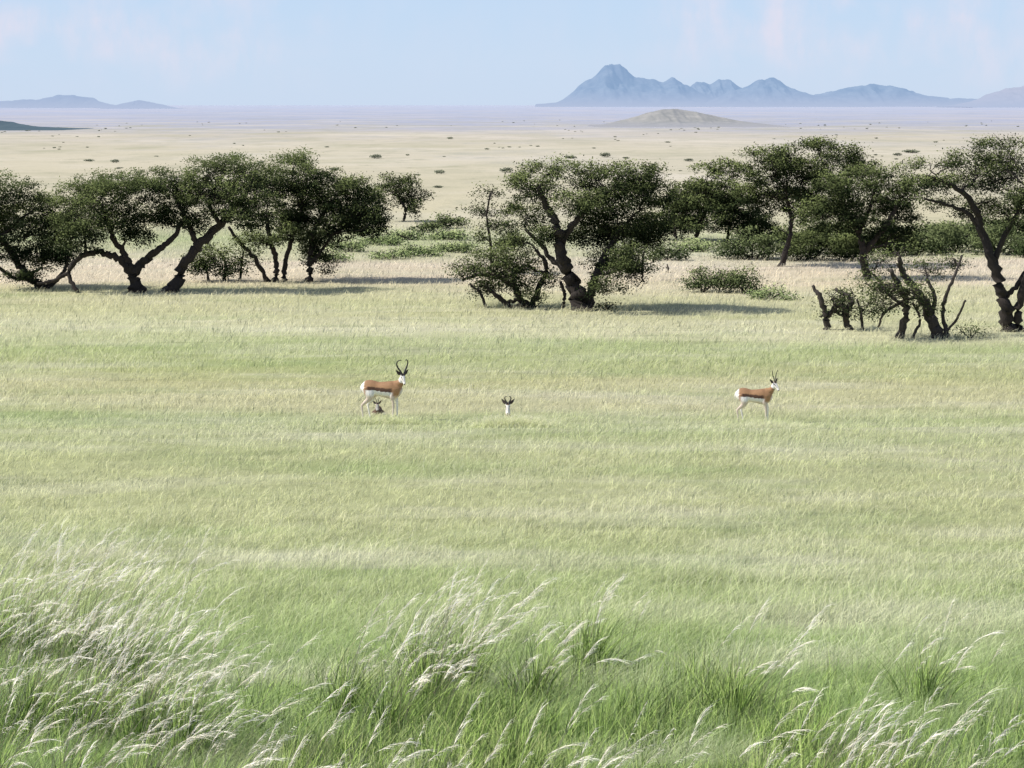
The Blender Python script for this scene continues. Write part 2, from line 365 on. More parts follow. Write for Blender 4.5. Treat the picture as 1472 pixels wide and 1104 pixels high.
tag(mk('lush_grass', v, f, M_tuss, data=d), 'lush green grass along the bottom of the picture', 'grass', kind='stuff')

def strips(P, w, wd, rnd, dry, taper=.55):
    """P (n,s,3) centre lines -> ribbons"""
    n, s, _ = P.shape
    T = np.linspace(0, 1, s)
    ww = (w[:, None]*(1-taper*T)[None])[..., None]*.5
    V = np.stack([P-wd[:, None]*ww, P+wd[:, None]*ww], 2)
    D = np.empty((n, s, 2, 3)); D[..., 0] = T[None, :, None]; D[..., 1] = rnd[:, None, None]; D[..., 2] = dry[:, None, None]
    o = np.arange(n)[:, None]*s*2
    Fc = np.concatenate([o+np.array([2*k, 2*k+1, 2*k+3, 2*k+2]) for k in range(s-1)], 1).reshape(-1, 4)
    return V.reshape(-1, 3), Fc, D.reshape(-1, 3)
def tussock(px, py, ns, label, group, L=1.35, green=240):
    g = ground(px, py); root = empty('plumed_grass_tussock', g, label, 'grass tussock', group)
    n = green; r = np.abs(rng.normal(0, .15, n)); a = rng.uniform(0, 2*math.pi, n)
    base = np.stack([r*np.cos(a), r*np.sin(a), np.full(n, -.01)], 1)
    lean = np.stack([np.cos(a)*r*2.8+rng.normal(.2, .25, n), np.sin(a)*r*2.8+rng.normal(0, .25, n)], 1)
    v, f, d = blades(base, rng.uniform(.3, .85, n), rng.uniform(.006, .013, n), lean, rng.random(n)**1.2, rng.random(n)**2, 4)
    tag(mk('leaf_blades', v, f, M_tuss, root, d), kind='stuff')
    s = 14; T = np.linspace(0, 1, s)
    r = np.abs(rng.normal(0, .26, ns)); a = rng.uniform(0, 2*math.pi, ns)
    b = np.stack([r*np.cos(a)*1.5, r*np.sin(a), np.zeros(ns)], 1)
    LL = L*rng.uniform(.42, 1.18, ns); th0 = rng.normal(.26, .18, ns); th1 = rng.uniform(.20, 1.15, ns); ph = rng.normal(0, .45, ns)
    P = np.zeros((ns, s, 3)); P[:, 0] = b; TH = th0[:, None]+th1[:, None]*T[None]**2.0
    for k in range(1, s):
        th = TH[:, k]; st = (LL/(s-1))
        P[:, k] = P[:, k-1]+np.stack([np.sin(th)*np.cos(ph)*st, np.sin(th)*np.sin(ph)*st, np.cos(th)*st], 1)
    wd = np.tile(np.array([[.8, .2, -.5]]), (ns, 1)); wd /= np.linalg.norm(wd[0])
    v, f, d = strips(P, np.full(ns, .0068), wd, rng.random(ns), rng.random(ns))
    tag(mk('flower_stalks', v, f, M_stalk, root, d), kind='stuff')
    na = 36
    fluff = rng.uniform(.25, 1.2, ns); tone = rng.random(ns)
    idx = np.repeat(np.arange(ns), na); tt = rng.uniform(.70, 1.0, ns*na)
    fi = tt*(s-1); i0 = np.minimum(fi.astype(int), s-2); fr = (fi-i0)[:, None]
    p0 = P[idx, i0]*(1-fr)+P[idx, i0+1]*fr
    tg = P[idx, i0+1]-P[idx, i0]; tg /= np.linalg.norm(tg, axis=1)[:, None]
    m = len(idx); dr = tg+rng.normal(0, .12, (m, 3)); dr[:, 0] += .10; dr[:, 2] -= .03
    dr /= np.linalg.norm(dr, axis=1)[:, None]
    ln = (rng.uniform(.05, .17, m)*fluff[idx])[:, None]
    P3 = np.stack([p0, p0+dr*ln*.5, p0+dr*ln+np.array([.016, 0, -.020])], 1)
    wd = rng.normal(0, 1, (m, 3)); wd -= dr*(wd*dr).sum(1)[:, None]; wd /= np.linalg.norm(wd, axis=1)[:, None]
    v, f, d = strips(P3, rng.uniform(.0014, .0038, m), wd, np.clip(tone[idx]*.6+rng.random(m)*.4, 0, 1), rng.random(m), .8)
    tag(mk('plumes', v, f, M_plume, root, d), kind='stuff')
GL = 'tussocks of the white plumed mass in the left foreground'; LL_ = 'white plumed grass tussock leaning right in the dense mass at bottom left'
for p in [(-70,965,24),(0,935,28),(55,950,36),(120,955,44),(190,985,32),(-40,1060,26),(40,1050,34),(125,1060,42),(205,1070,42),(270,1085,20),(-20,1170,26),(90,1180,30),(200,1190,34),(300,1200,20)]:
    tussock(*p, LL_, GL, L=1.42)
GC = 'plumed tussocks of the centre foreground'; LC = 'white plumed grass tussock leaning right in the centre foreground clump'
for p in [(495,1040,16),(560,1060,26),(620,1020,34),(670,985,30),(600,985,16)]:
    tussock(*p, LC, GC, L=1.3)
tussock(770, 1010, 14, 'sparse plumed tussock just right of the centre foreground clump', None, 1.15)
tussock(850, 965, 12, 'small sparse plumed tussock right of centre behind the foreground grass', None, 1.0)
GB = 'thinly plumed tussocks along the bottom edge'; LB = 'thinly plumed green tussock at the bottom edge right of the left mass'
for p in [(420,1200,16),(520,1210,10),(640,1200,8),(730,1200,14),(840,1210,15),(930,1220,8)]: tussock(*p, LB, GB, L=1.1)
tussock(1060, 1040, 15, 'plumed tussock above the bottom right clump, leaning right', None, 1.15)
tussock(1330, 1020, 13, 'thin plumed tussock near the right edge, leaning right', None, 1.05)
GR = 'plumed tussocks of the bottom right clump'; LR = 'white plumed grass tussock arching right in the bottom right clump'
for p in [(1090,1190,15),(1170,1190,23),(1240,1190,23),(1320,1210,14),(1400,1200,8)]: tussock(*p, LR, GR, L=1.15)

# ------------------------------------------------------------------ tubes, trees
def catmull(P, n):
    P = np.asarray(P, float); m = len(P)
    if m < 3: t = np.linspace(0, 1, n)[:, None]; return P[0]*(1-t)+P[-1]*t
    Q = np.vstack([2*P[0]-P[1], P, 2*P[-1]-P[-2]]); out = []
    for t in np.linspace(0, m-1-1e-6, n):
        i = int(t); f = t-i; a, b, c, d = Q[i:i+4]
        out.append(.5*((2*b)+(-a+c)*f+(2*a-5*b+4*c-d)*f*f+(-a+3*b-3*c+d)*f**3))
    return np.array(out)
def tube(P, R, ns=8, up=(0, 0, 1), cap=True):
    """P (n,3); R (n,) or (n,2) lateral/vertical"""
    P = np.asarray(P, float); R = np.asarray(R, float)
    if R.ndim == 1: R = np.stack([R, R], 1)
    n = len(P); T = np.gradient(P, axis=0); T /= np.linalg.norm(T, axis=1)[:, None]+1e-9
    up = np.asarray(up, float); V = []; 
    for k in range(n):
        s = np.cross(T[k], up); l = np.linalg.norm(s)
        s = s/l if l > 1e-3 else np.array([1., 0, 0])
        q = np.cross(s, T[k])
        for a in range(ns):
            th = 2*math.pi*a/ns
            V.append(P[k]+s*math.cos(th)*R[k, 0]+q*math.sin(th)*R[k, 1])
    Fc = []
    for k in range(n-1):
        for a in range(ns):
            b = (a+1) % ns
            Fc.append((k*ns+a, k*ns+b, (k+1)*ns+b, (k+1)*ns+a))
    if cap: Fc.append(tuple(range(ns))[::-1]); Fc.append(tuple((n-1)*ns+a for a in range(ns)))
    return np.array(V), Fc
def jt(parts):
    Vs, Fs, o = [], [], 0
    for v, f in parts:
        Vs.append(v); Fs += [tuple(i+o for i in q) for q in f]; o += len(v)
    return np.concatenate(Vs), Fs
def leaves(C, size, rnd):
    n = len(C); a = rng.normal(0, 1, (n, 3)); a[:, 2] *= .6; a /= np.linalg.norm(a, axis=1)[:, None]
    b = rng.normal(0, 1, (n, 3)); b -= a*(a*b).sum(1)[:, None]; b /= np.linalg.norm(b, axis=1)[:, None]
    s = size[:, None]
    V = np.stack([C-a*s*.65, C+b*s*.4, C+a*s*.65, C-b*s*.4], 1).reshape(-1, 3)
    D = np.repeat(np.stack([np.zeros(n), rnd, rnd], 1), 4, 0)
    return V, np.arange(4*n).reshape(-1, 4), D
def crown_points(clumps, Y, base, dens, flat=.52, depthf=.9):
    """clumps as (centre xyz local, rx, rz metres)"""
    pts, rr, cen = [], [], []
    px = Y/PXM
    for (c, rx, rz) in clumps:
        ry = rx*depthf
        npf = max(8, int(math.pi*rx*rz*19)); 
        d = rng.normal(0, 1, (npf, 3)); d /= np.linalg.norm(d, axis=1)[:, None]
        rad = rng.uniform(.04, 1, npf)**.45*rng.uniform(.82, 1.18, npf)
        pc = c+d*rad[:, None]*np.array([rx, ry, rz]); pr = rng.uniform(.12, .36, npf)
        cen.append(pc)
        nl = math.pi*rx*rz/(px*px)*dens/npf
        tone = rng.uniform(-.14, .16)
        shade = rng.uniform(-.05, .34, npf)+.42*np.clip(d[:, 2]*rad, -1, 1)-.12*np.clip(d[:, 0], -1, 1)+.14+tone  # top and sunward side of each clump painted lighter, underside darker
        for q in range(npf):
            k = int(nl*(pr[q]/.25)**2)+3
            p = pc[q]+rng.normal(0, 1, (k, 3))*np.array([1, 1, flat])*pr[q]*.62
            up = np.clip((p[:, 2]-pc[q][2])/(pr[q]*.5), -1, 1)*.2  # top light painted into each puff as well
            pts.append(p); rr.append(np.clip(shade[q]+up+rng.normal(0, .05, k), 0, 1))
    return np.concatenate(pts), np.concatenate(rr), np.concatenate(cen)
def tree(name, label, base, trunks, clumps, mat=M_leafd, bark=M_bark, dens=2.8, depth=1.2, cat='tree', twigs=.3, group=None, leafpx=1.5, grow=1.12, thick=.76):
    g = ground(*base); Y = g[1]; root = empty(name, g, label, cat, group)
    def loc(px, py): p = at(px, py, Y)-g; return p
    allp = []
    for tr in trunks:
        P = []; 
        dy = 0 if len(allp) == 0 else random.uniform(-.25, .25)
        for k, (px, py, r) in enumerate(tr):
            p = loc(px, py); p[1] = dy*k*.6+random.uniform(-.08, .08)*k; P.append(p)
        if P[0][2] < .25: P[0][2] = -.05
        R = np.array([t[2]/F*Y for t in tr])*thick; n = len(tr)*6
        PP = catmull(P, n); RR = np.interp(np.linspace(0, 1, n), np.linspace(0, 1, len(R)), R)
        PP[1:-1] += np.random.default_rng(len(allp)+int(Y*10)).normal(0, 1, (n-2, 3))*RR[1:-1, None]*.24
        if P[0][2] < 0: RR[0] *= 1.6; RR[1] *= 1.25
        v, f = tube(PP, RR*rng.uniform(.90, 1.10, n), 10)
        v += rng.normal(0, 1, v.shape)*R.mean()*.06
        mk('trunk', v, f, bark, root, smooth=True)
        allp.append((PP, RR))
    TP = np.concatenate([a for a, b in allp]); TR = np.concatenate([b for a, b in allp])
    cl = []
    for (cx, cy, rx, ry) in clumps:
        c = loc(cx, cy); c[1] = random.uniform(-depth, depth)*.55
        cl.append((c, rx/F*Y*grow, ry/F*Y*grow))
    pts, rr, cen = crown_points(cl, Y, g, dens)
    parts = []
    def branch(a, b, r0, r1, crook, n=7):
        mid = (a+b)/2+np.array([rng.normal(0, .1), rng.normal(0, .1), rng.normal(.02, .08)])*np.linalg.norm(b-a)*1.3
        P = catmull([a, mid, b], n); P[1:-1] += rng.normal(0, crook, (n-2, 3)); return tube(P, np.linspace(r0, r1, n), 6), P
    if twigs:
        for (c, rx, rz) in cl:
            dd = np.linalg.norm(TP-c, axis=1)+np.where(TP[:, 2] > c[2]-.05, 1.2, 0)
            k = int(np.argmin(dd)); r0 = min(TR[k]*.6, .05); (vf, P) = branch(TP[k], c, r0, r0*.35, .05, 8); parts.append(vf)
            sel = cen[np.linalg.norm((cen-c)/np.array([rx, rx, rz]), axis=1) < 1.05]
            for e in sel[:max(5, int(len(sel)*min(1, twigs)))]:
                s0 = P[rng.integers(3, 8)]; vf, _ = branch(s0, e+rng.normal(0, .06, 3), max(r0*.32, .010), .005, .04, 5); parts.append(vf)
        mk('branches', *jt(parts), bark, root, smooth=True)
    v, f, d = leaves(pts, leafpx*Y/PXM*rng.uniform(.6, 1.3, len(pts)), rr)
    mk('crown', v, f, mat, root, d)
    return root
T = tree
T('acacia_tree', 'leftmost dark acacia, cut by the left edge, with low crooked trunks', (58,415),
  [[(62,415,8),(42,396,7),(22,372,6),(4,345,5),(-18,312,3)],[(58,416,6),(80,404,4.5),(95,388,3.5),(100,368,2.5)],[(70,415,5),(45,402,4),(20,398,3),(-10,372,3)]],
  [(20,275,40,20),(58,300,38,24),(0,318,40,28),(45,338,48,24),(85,352,32,20),(60,376,38,16),(-30,290,40,34),(85,312,26,20),(20,362,34,18),(35,392,30,11)])
T('acacia_tree', 'dark acacia whose long left limb arches down to the ground', (195,420),
  [[(197,420,12),(192,396,10),(204,378,8),(226,360,6.5),(246,344,5),(262,318,3)],[(192,398,8),(172,373,6.5),(142,362,5.5),(117,370,5),(99,392,4.5),(114,420,3.5)],[(192,392,7),(180,366,6),(163,338,5),(150,305,3)],[(99,392,4),(75,404,3.5),(52,408,2.5)]],
  [(108,285,36,26),(150,264,42,20),(190,270,44,24),(222,256,30,18),(118,322,46,24),(168,320,44,18),(218,310,36,22),(150,294,42,22),(200,338,30,13),(118,346,36,14)])
T('acacia_tree', 'large dark acacia with a thick trunk leaning right, left group', (248,420),
  [[(246,420,12),(262,386,10),(286,352,9),(316,322,7.5),(345,290,5),(362,262,3)],[(284,354,6),(270,322,5),(254,292,3.5)],[(316,322,5),(300,290,4),(318,255,3)]],
  [(322,236,45,14),(285,258,48,26),(355,256,38,24),(248,284,36,28),(320,284,56,26),(370,290,28,24),(262,320,40,16),(350,314,34,15)])
T('acacia_tree', 'dark acacia with two slim upright trunks behind the leaning one', (400,405),
  [[(395,405,6),(397,376,5),(390,346,4.5),(384,312,3)],[(408,404,5.5),(410,376,4.5),(420,342,4),(432,302,3)],[(386,402,4.5),(368,372,4),(344,347,3.5),(330,325,2.5)]],
  [(425,235,40,11),(396,260,38,22),(450,258,44,22),(484,284,42,24),(432,294,50,28),(400,320,40,22),(378,345,30,13),(420,337,34,16)])
T('acacia_tree', 'dark acacia with drooping crown at the right end of the left group', (444,405),
  [[(444,405,6.5),(446,372,5.5),(450,334,4),(470,300,3)],[(446,380,4),(462,360,3),(480,335,2.5)]],
  [(502,268,34,16),(528,290,27,24),(500,308,46,28),(470,330,38,24),(455,375,18,26),(520,322,30,22),(545,308,14,14),(450,350,24,20)])
T('thorn_tree', 'low twiggy thorn tree between the trunks of the left group', (312,403),
  [[(322,403,3),(324,380,2.5),(312,360,2)],[(300,402,2.5),(295,380,2),(285,365,1.5)],[(345,401,2.5),(348,380,2),(352,360,1.5)]],
  [(308,370,38,18),(345,370,26,16),(285,380,24,14),(325,388,30,10)], dens=1.7, twigs=.5)
T('acacia_tree', 'small acacia standing alone on the plain right of the left group', (580,318),
  [[(580,319,3.2),(583,302,2.8),(574,284,2)],[(583,302,2.2),(596,286,1.6)]],
  [(570,260,36,9),(592,278,22,18),(560,275,24,12),(598,298,14,12),(578,288,16,10)], dens=2.1)
T('acacia_tree', 'largest dark acacia in the centre with a thick gnarled trunk', (836,446),
  [[(838,446,20),(829,416,15),(814,386,12.5),(804,352,10.5),(800,322,8),(786,296,6),(774,270,4)],[(840,440,10),(856,400,7),(874,362,5.5),(902,322,4)],[(804,352,7),(826,320,5.5),(852,290,4),(890,266,3)],[(815,388,6),(792,372,5),(778,352,4),(755,330,3)]],
  [(800,244,40,12),(766,272,38,24),(845,256,40,18),(900,246,50,12),(928,278,38,26),(880,298,46,30),(852,335,46,26),(756,312,32,22),(905,342,52,30),(940,328,28,28),(880,384,46,24),(832,294,38,24),(778,335,28,18),(900,268,48,22),(908,376,38,22),(868,408,28,14)], depth=2.2)
T('acacia_tree', 'low spreading tangled tree against the left side of the largest acacia', (745,442),
  [[(752,441,7),(742,416,6),(722,401,4.5),(692,396,3.5),(666,402,2)],[(762,441,6),(776,412,5.5),(786,382,4.5),(770,360,3)],[(738,441,5),(716,426,4.5),(696,410,3)],[(700,441,3.5),(690,422,2.5),(675,410,2)],[(770,442,5),(745,432,4),(725,438,3)],[(808,445,4),(812,425,3.5),(806,405,3)]],
  [(680,384,34,12),(715,370,40,16),(755,384,32,20),(700,412,30,14),(740,404,36,16),(664,394,18,9),(740,350,24,16),(785,400,22,16),(720,390,34,14),(770,424,22,10)], dens=1.8, twigs=.8)
T('thorn_tree', 'slender airy thorn tree behind the left side of the largest acacia', (706,394),
  [[(706,394,3),(705,352,2.8),(700,312,2),(704,280,1.5)]],
  [(700,278,26,10),(690,304,22,12),(714,324,28,14),(736,348,26,18),(690,340,18,10)], dens=1.2, twigs=1)
T('acacia_tree', 'dark acacia in the dip between the largest acacia and the right group', (1000,346),
  [[(1000,348,4.5),(1005,322,4),(1022,290,3)],[(970,346,3.5),(972,322,3),(985,300,2)],[(1046,346,3.5),(1050,320,3),(1055,295,2)]],
  [(1036,242,34,14),(1000,268,38,10),(985,296,30,26),(1030,284,48,30),(1060,304,36,28),(1012,318,48,14),(960,310,22,20),(1085,318,24,18),(1000,288,40,22),(975,325,30,14)], depth=2.5, dens=3.2)
T('acacia_tree', 'tall acacia with domed crown and slim leaning trunk, left in the right group', (1124,383),
  [[(1123,383,5.5),(1133,346,5),(1138,316,4),(1130,284,3)],[(1138,316,3.5),(1160,286,3),(1185,250,2)]],
  [(1112,220,38,14),(1172,203,34,9),(1215,222,34,13),(1098,248,38,24),(1150,244,46,26),(1130,282,54,22),(1080,276,25,20),(1195,252,42,24),(1240,240,20,18),(1160,290,48,20)], depth=2.2, dens=2.8)
T('acacia_tree', 'dark broad acacia standing in the middle of the right group', (1246,402),
  [[(1247,402,8),(1240,366,7),(1234,332,5.5),(1214,300,4)],[(1240,366,5.5),(1274,322,4.5),(1292,288,3)],[(1234,335,4),(1250,300,3),(1262,262,2)]],
  [(1214,270,48,22),(1265,248,40,10),(1275,286,46,28),(1308,270,28,18),(1208,302,42,24),(1246,322,48,18),(1300,315,34,20),(1180,310,34,20),(1290,345,36,18),(1250,352,30,14)], depth=2.0)
T('thorn_tree', 'ragged many stemmed thorn tree leaning left in front of the right group', (1345,486),
  [[(1350,486,11),(1336,456,10),(1321,421,8),(1301,396,6),(1290,370,4)],[(1294,474,7),(1302,441,6.5),(1290,411,5.5),(1275,386,4)],[(1362,485,4.5),(1357,441,3.5),(1371,400,2.8),(1386,368,2)],[(1336,456,5),(1345,430,4),(1335,402,3)],[(1321,425,3.5),(1300,432,3),(1270,448,2.5),(1262,470,2)],[(1302,441,3.5),(1280,425,3),(1262,400,2.5),(1245,385,1.5)],[(1348,480,3),(1372,462,2.5),(1384,430,2)],[(1310,478,3),(1322,460,2.5),(1312,436,2)]],
  [(1262,378,26,14),(1290,362,28,12),(1260,410,34,22),(1330,392,30,14),(1376,378,20,14),(1275,437,26,16),(1300,415,34,20),(1325,440,22,16),(1250,440,20,20)], dens=1.0, bark=M_barkg, twigs=1)
T('thorn_tree', 'small gnarled half dead thorn tree left of the ragged one', (1205,474),
  [[(1190,474,6.5),(1186,452,6),(1178,428,5),(1168,410,3)],[(1222,473,6.5),(1215,452,6),(1226,432,4.5),(1206,418,3)],[(1190,455,4),(1204,440,4.5),(1216,448,4),(1218,470,3)],[(1240,474,3),(1238,450,2.5),(1232,430,2)],[(1215,455,3),(1198,448,2.5),(1180,456,2)]],
  [(1222,424,24,12),(1195,426,24,11),(1243,440,14,18),(1208,444,28,16)], dens=.9, bark=M_barkg, twigs=1)
T('acacia_tree', 'tall acacia at the right edge with a curving bare trunk', (1452,476),
  [[(1452,476,14),(1441,432,11.5),(1428,382,10),(1411,332,8),(1396,292,5.5),(1362,264,4),(1326,252,2.5)],[(1464,474,10),(1463,432,7.5),(1480,382,6.5),(1502,342,5)],[(1428,384,6),(1441,342,5),(1462,302,4),(1470,262,3)],[(1411,332,5),(1388,305,4),(1352,292,3),(1325,285,2)],[(1441,432,5),(1466,402,4.5),(1490,350,3)]],
  [(1440,210,45,11),(1400,229,45,12),(1345,236,42,7),(1330,260,34,10),(1370,264,46,14),(1430,255,52,20),(1472,233,40,24),(1462,284,48,22),(1410,296,40,18),(1500,300,40,34),(1355,290,28,10),(1450,315,38,16)], dens=2.2, depth=2.0, twigs=.6)
T('sapling', 'thin sapling right of the largest acacia', (924,404), [[(924,404,2.2),(923,385,2),(925,362,1.6)]], [(930,350,22,10),(918,362,12,7)], dens=.9)
def bush(px, py, rx, ry, label, mat, cat='bush', group=None, name='bush', dens=2.6):
    """py = foot on the ground, ry = half height"""
    cl = [(px, py-ry*.95, rx*.62, ry*.95), (px-rx*.5, py-ry*.7, rx*.45, ry*.7), (px+rx*.5, py-ry*.75, rx*.45, ry*.75)]
    st = [[(px+random.uniform(-.2, .2)*rx, py, 1.8), (px+q*rx*.3, py-ry*.6, 1.5), (px+q*rx*.6, py-ry*1.2, 1)] for q in (-1, .1, 1)]
    g = T(name, label, (px, py), st, cl, mat=mat, dens=dens, depth=.6, cat=cat, twigs=0, group=group)
    for c in g.children:
        if c.name.startswith('trunk'): c.name = 'stem'
        if c.name.startswith('crown'): c.name = 'foliage'
    return g
bush(1014, 420, 32, 19, 'rounded olive bush left of the pair in front of the right group', M_leafm)
bush(1068, 420, 28, 18, 'darker rounded bush right of the pair in front of the right group', M_leafm)
bush(1080, 373, 54, 22, 'wide dark green bush behind the rounded pair of bushes', M_leafm)
GD = 'dark bushes under the trees of the right group'; LD = 'dark bush under the crowns of the right group'
for p in [(1165,374,50,22),(1222,374,42,21),(1150,352,44,18),(1205,350,48,18),(1095,346,46,16),(1280,368,40,20)]: bush(*p, LD, M_leafd, group=GD)
GG = 'green bushes behind the right edge acacia'; LG = 'mid green bush behind the trunks near the right edge'
for p in [(1320,366,45,18),(1365,362,50,21),(1435,366,50,23),(1490,370,40,21),(1340,345,50,15),(1410,342,50,15),(1470,340,40,15)]: bush(*p, LG, M_leafm, group=GG)
GP = 'low pale green bushes behind the left group'; LP_ = 'low pale green bush on the flat between the left group and the largest acacia'
for p in [(500,362,32,9),(548,352,36,8),(600,368,40,8),(560,372,30,6),(650,362,36,8),(645,345,30,8),(590,345,30,7),(480,376,26,7),(530,338,28,7),(1000,362,34,9)]: bush(*p, LP_ if p[0] < 900 else 'low pale green bush behind the sapling', M_leafp, group=GP if p[0] < 900 else None)
bush(640, 328, 32, 9, 'small dark green bush right of the lone small acacia', M_leafm)
bush(612, 334, 22, 8, 'small dark green bush at the foot of the lone small acacia', M_leafm)
bush(960, 374, 28, 14, 'green bush at the right foot of the largest acacia crown', M_leafm)
bush(1395, 486, 24, 9, 'low brown green scrub beside the ragged thorn tree', M_leafm, dens=.9)
bush(870, 445, 20, 8, 'low dry scrub at the right foot of the largest acacia', M_leafm, dens=.9)
bush(1105, 430, 34, 9, 'low pale green bush right of the rounded pair of bushes', M_leafp)
g = ground(960, 392); st = empty('dead_stump', g, 'tiny dead stump on the pale grass right of the sapling', 'stump')
mk('stump_wood', *tube(np.array([[0, 0, -.05], [.02, 0, .15], [-.03, 0, .32]]), np.array([.05, .04, .02]), 7), M_bark, st, smooth=True)
# shrubs dotted on the far plain: one built, the rest copied
def mini(name, Y, mat, w, h, n):
    p = rng.normal(0, 1, (n, 3)); p /= np.linalg.norm(p, axis=1)[:, None]; p *= rng.uniform(.4, 1, (n, 1))
    lump = 1+.35*np.sin(p[:, 0]*5)*np.cos(p[:, 1]*4)
    C = np.stack([p[:, 0]*w, p[:, 1]*w*.7, h*.55+p[:, 2]*h*.5*lump], 1)
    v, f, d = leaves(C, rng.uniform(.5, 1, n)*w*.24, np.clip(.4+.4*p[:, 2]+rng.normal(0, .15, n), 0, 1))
    return mk(name, v, f, mat, data=d)
GF = 'shrubs dotted over the far plain'; LF = 'tiny dark shrub dotted on the far golden plain'
protos = [mini('far_shrub', 0, M_leaff, 1.0, 1.1, 420), mini('far_shrub', 0, M_leaff, 1.0, .8, 420)]
spots = [(540,228,10),(403,235,6),(632,250,9),(600,252,6),(728,248,12),(1310,220,14),(1290,224,8),(960,205,5),(647,200,5),(128,232,9),(165,234,7),(85,215,3),(470,212,4),(700,215,4),(870,226,9),(900,228,6),(480,245,8),(630,270,8),(990,232,8),(820,228,10),(1345,205,4),(1400,200,4),(375,235,6),(225,225,4)]
for _ in range(62):
    cx_, cy_ = random.uniform(-60, 1530), 176+75*random.random()**1.7
    for _k in range(random.choice((1, 2, 3, 5))):
        p_ = cy_+random.gauss(0, 2.2); spots.append((cx_+random.gauss(0, 30), max(172, p_), random.uniform(.9, 2.4)+ (cy_-176)*.03))
for k, (px, py, r) in enumerate(spots[:230]):
    o = protos[k] if k < 2 else protos[k % 2].copy()
    if k >= 2: COL.objects.link(o)
    g = ground(px, py); s = r/F*g[1]
    o.location = g; o.scale = (s, s, s*random.uniform(.35, .65)); o.rotation_euler = (0, 0, random.uniform(-.5, .5))
    tag(o, LF, 'shrub', GF)

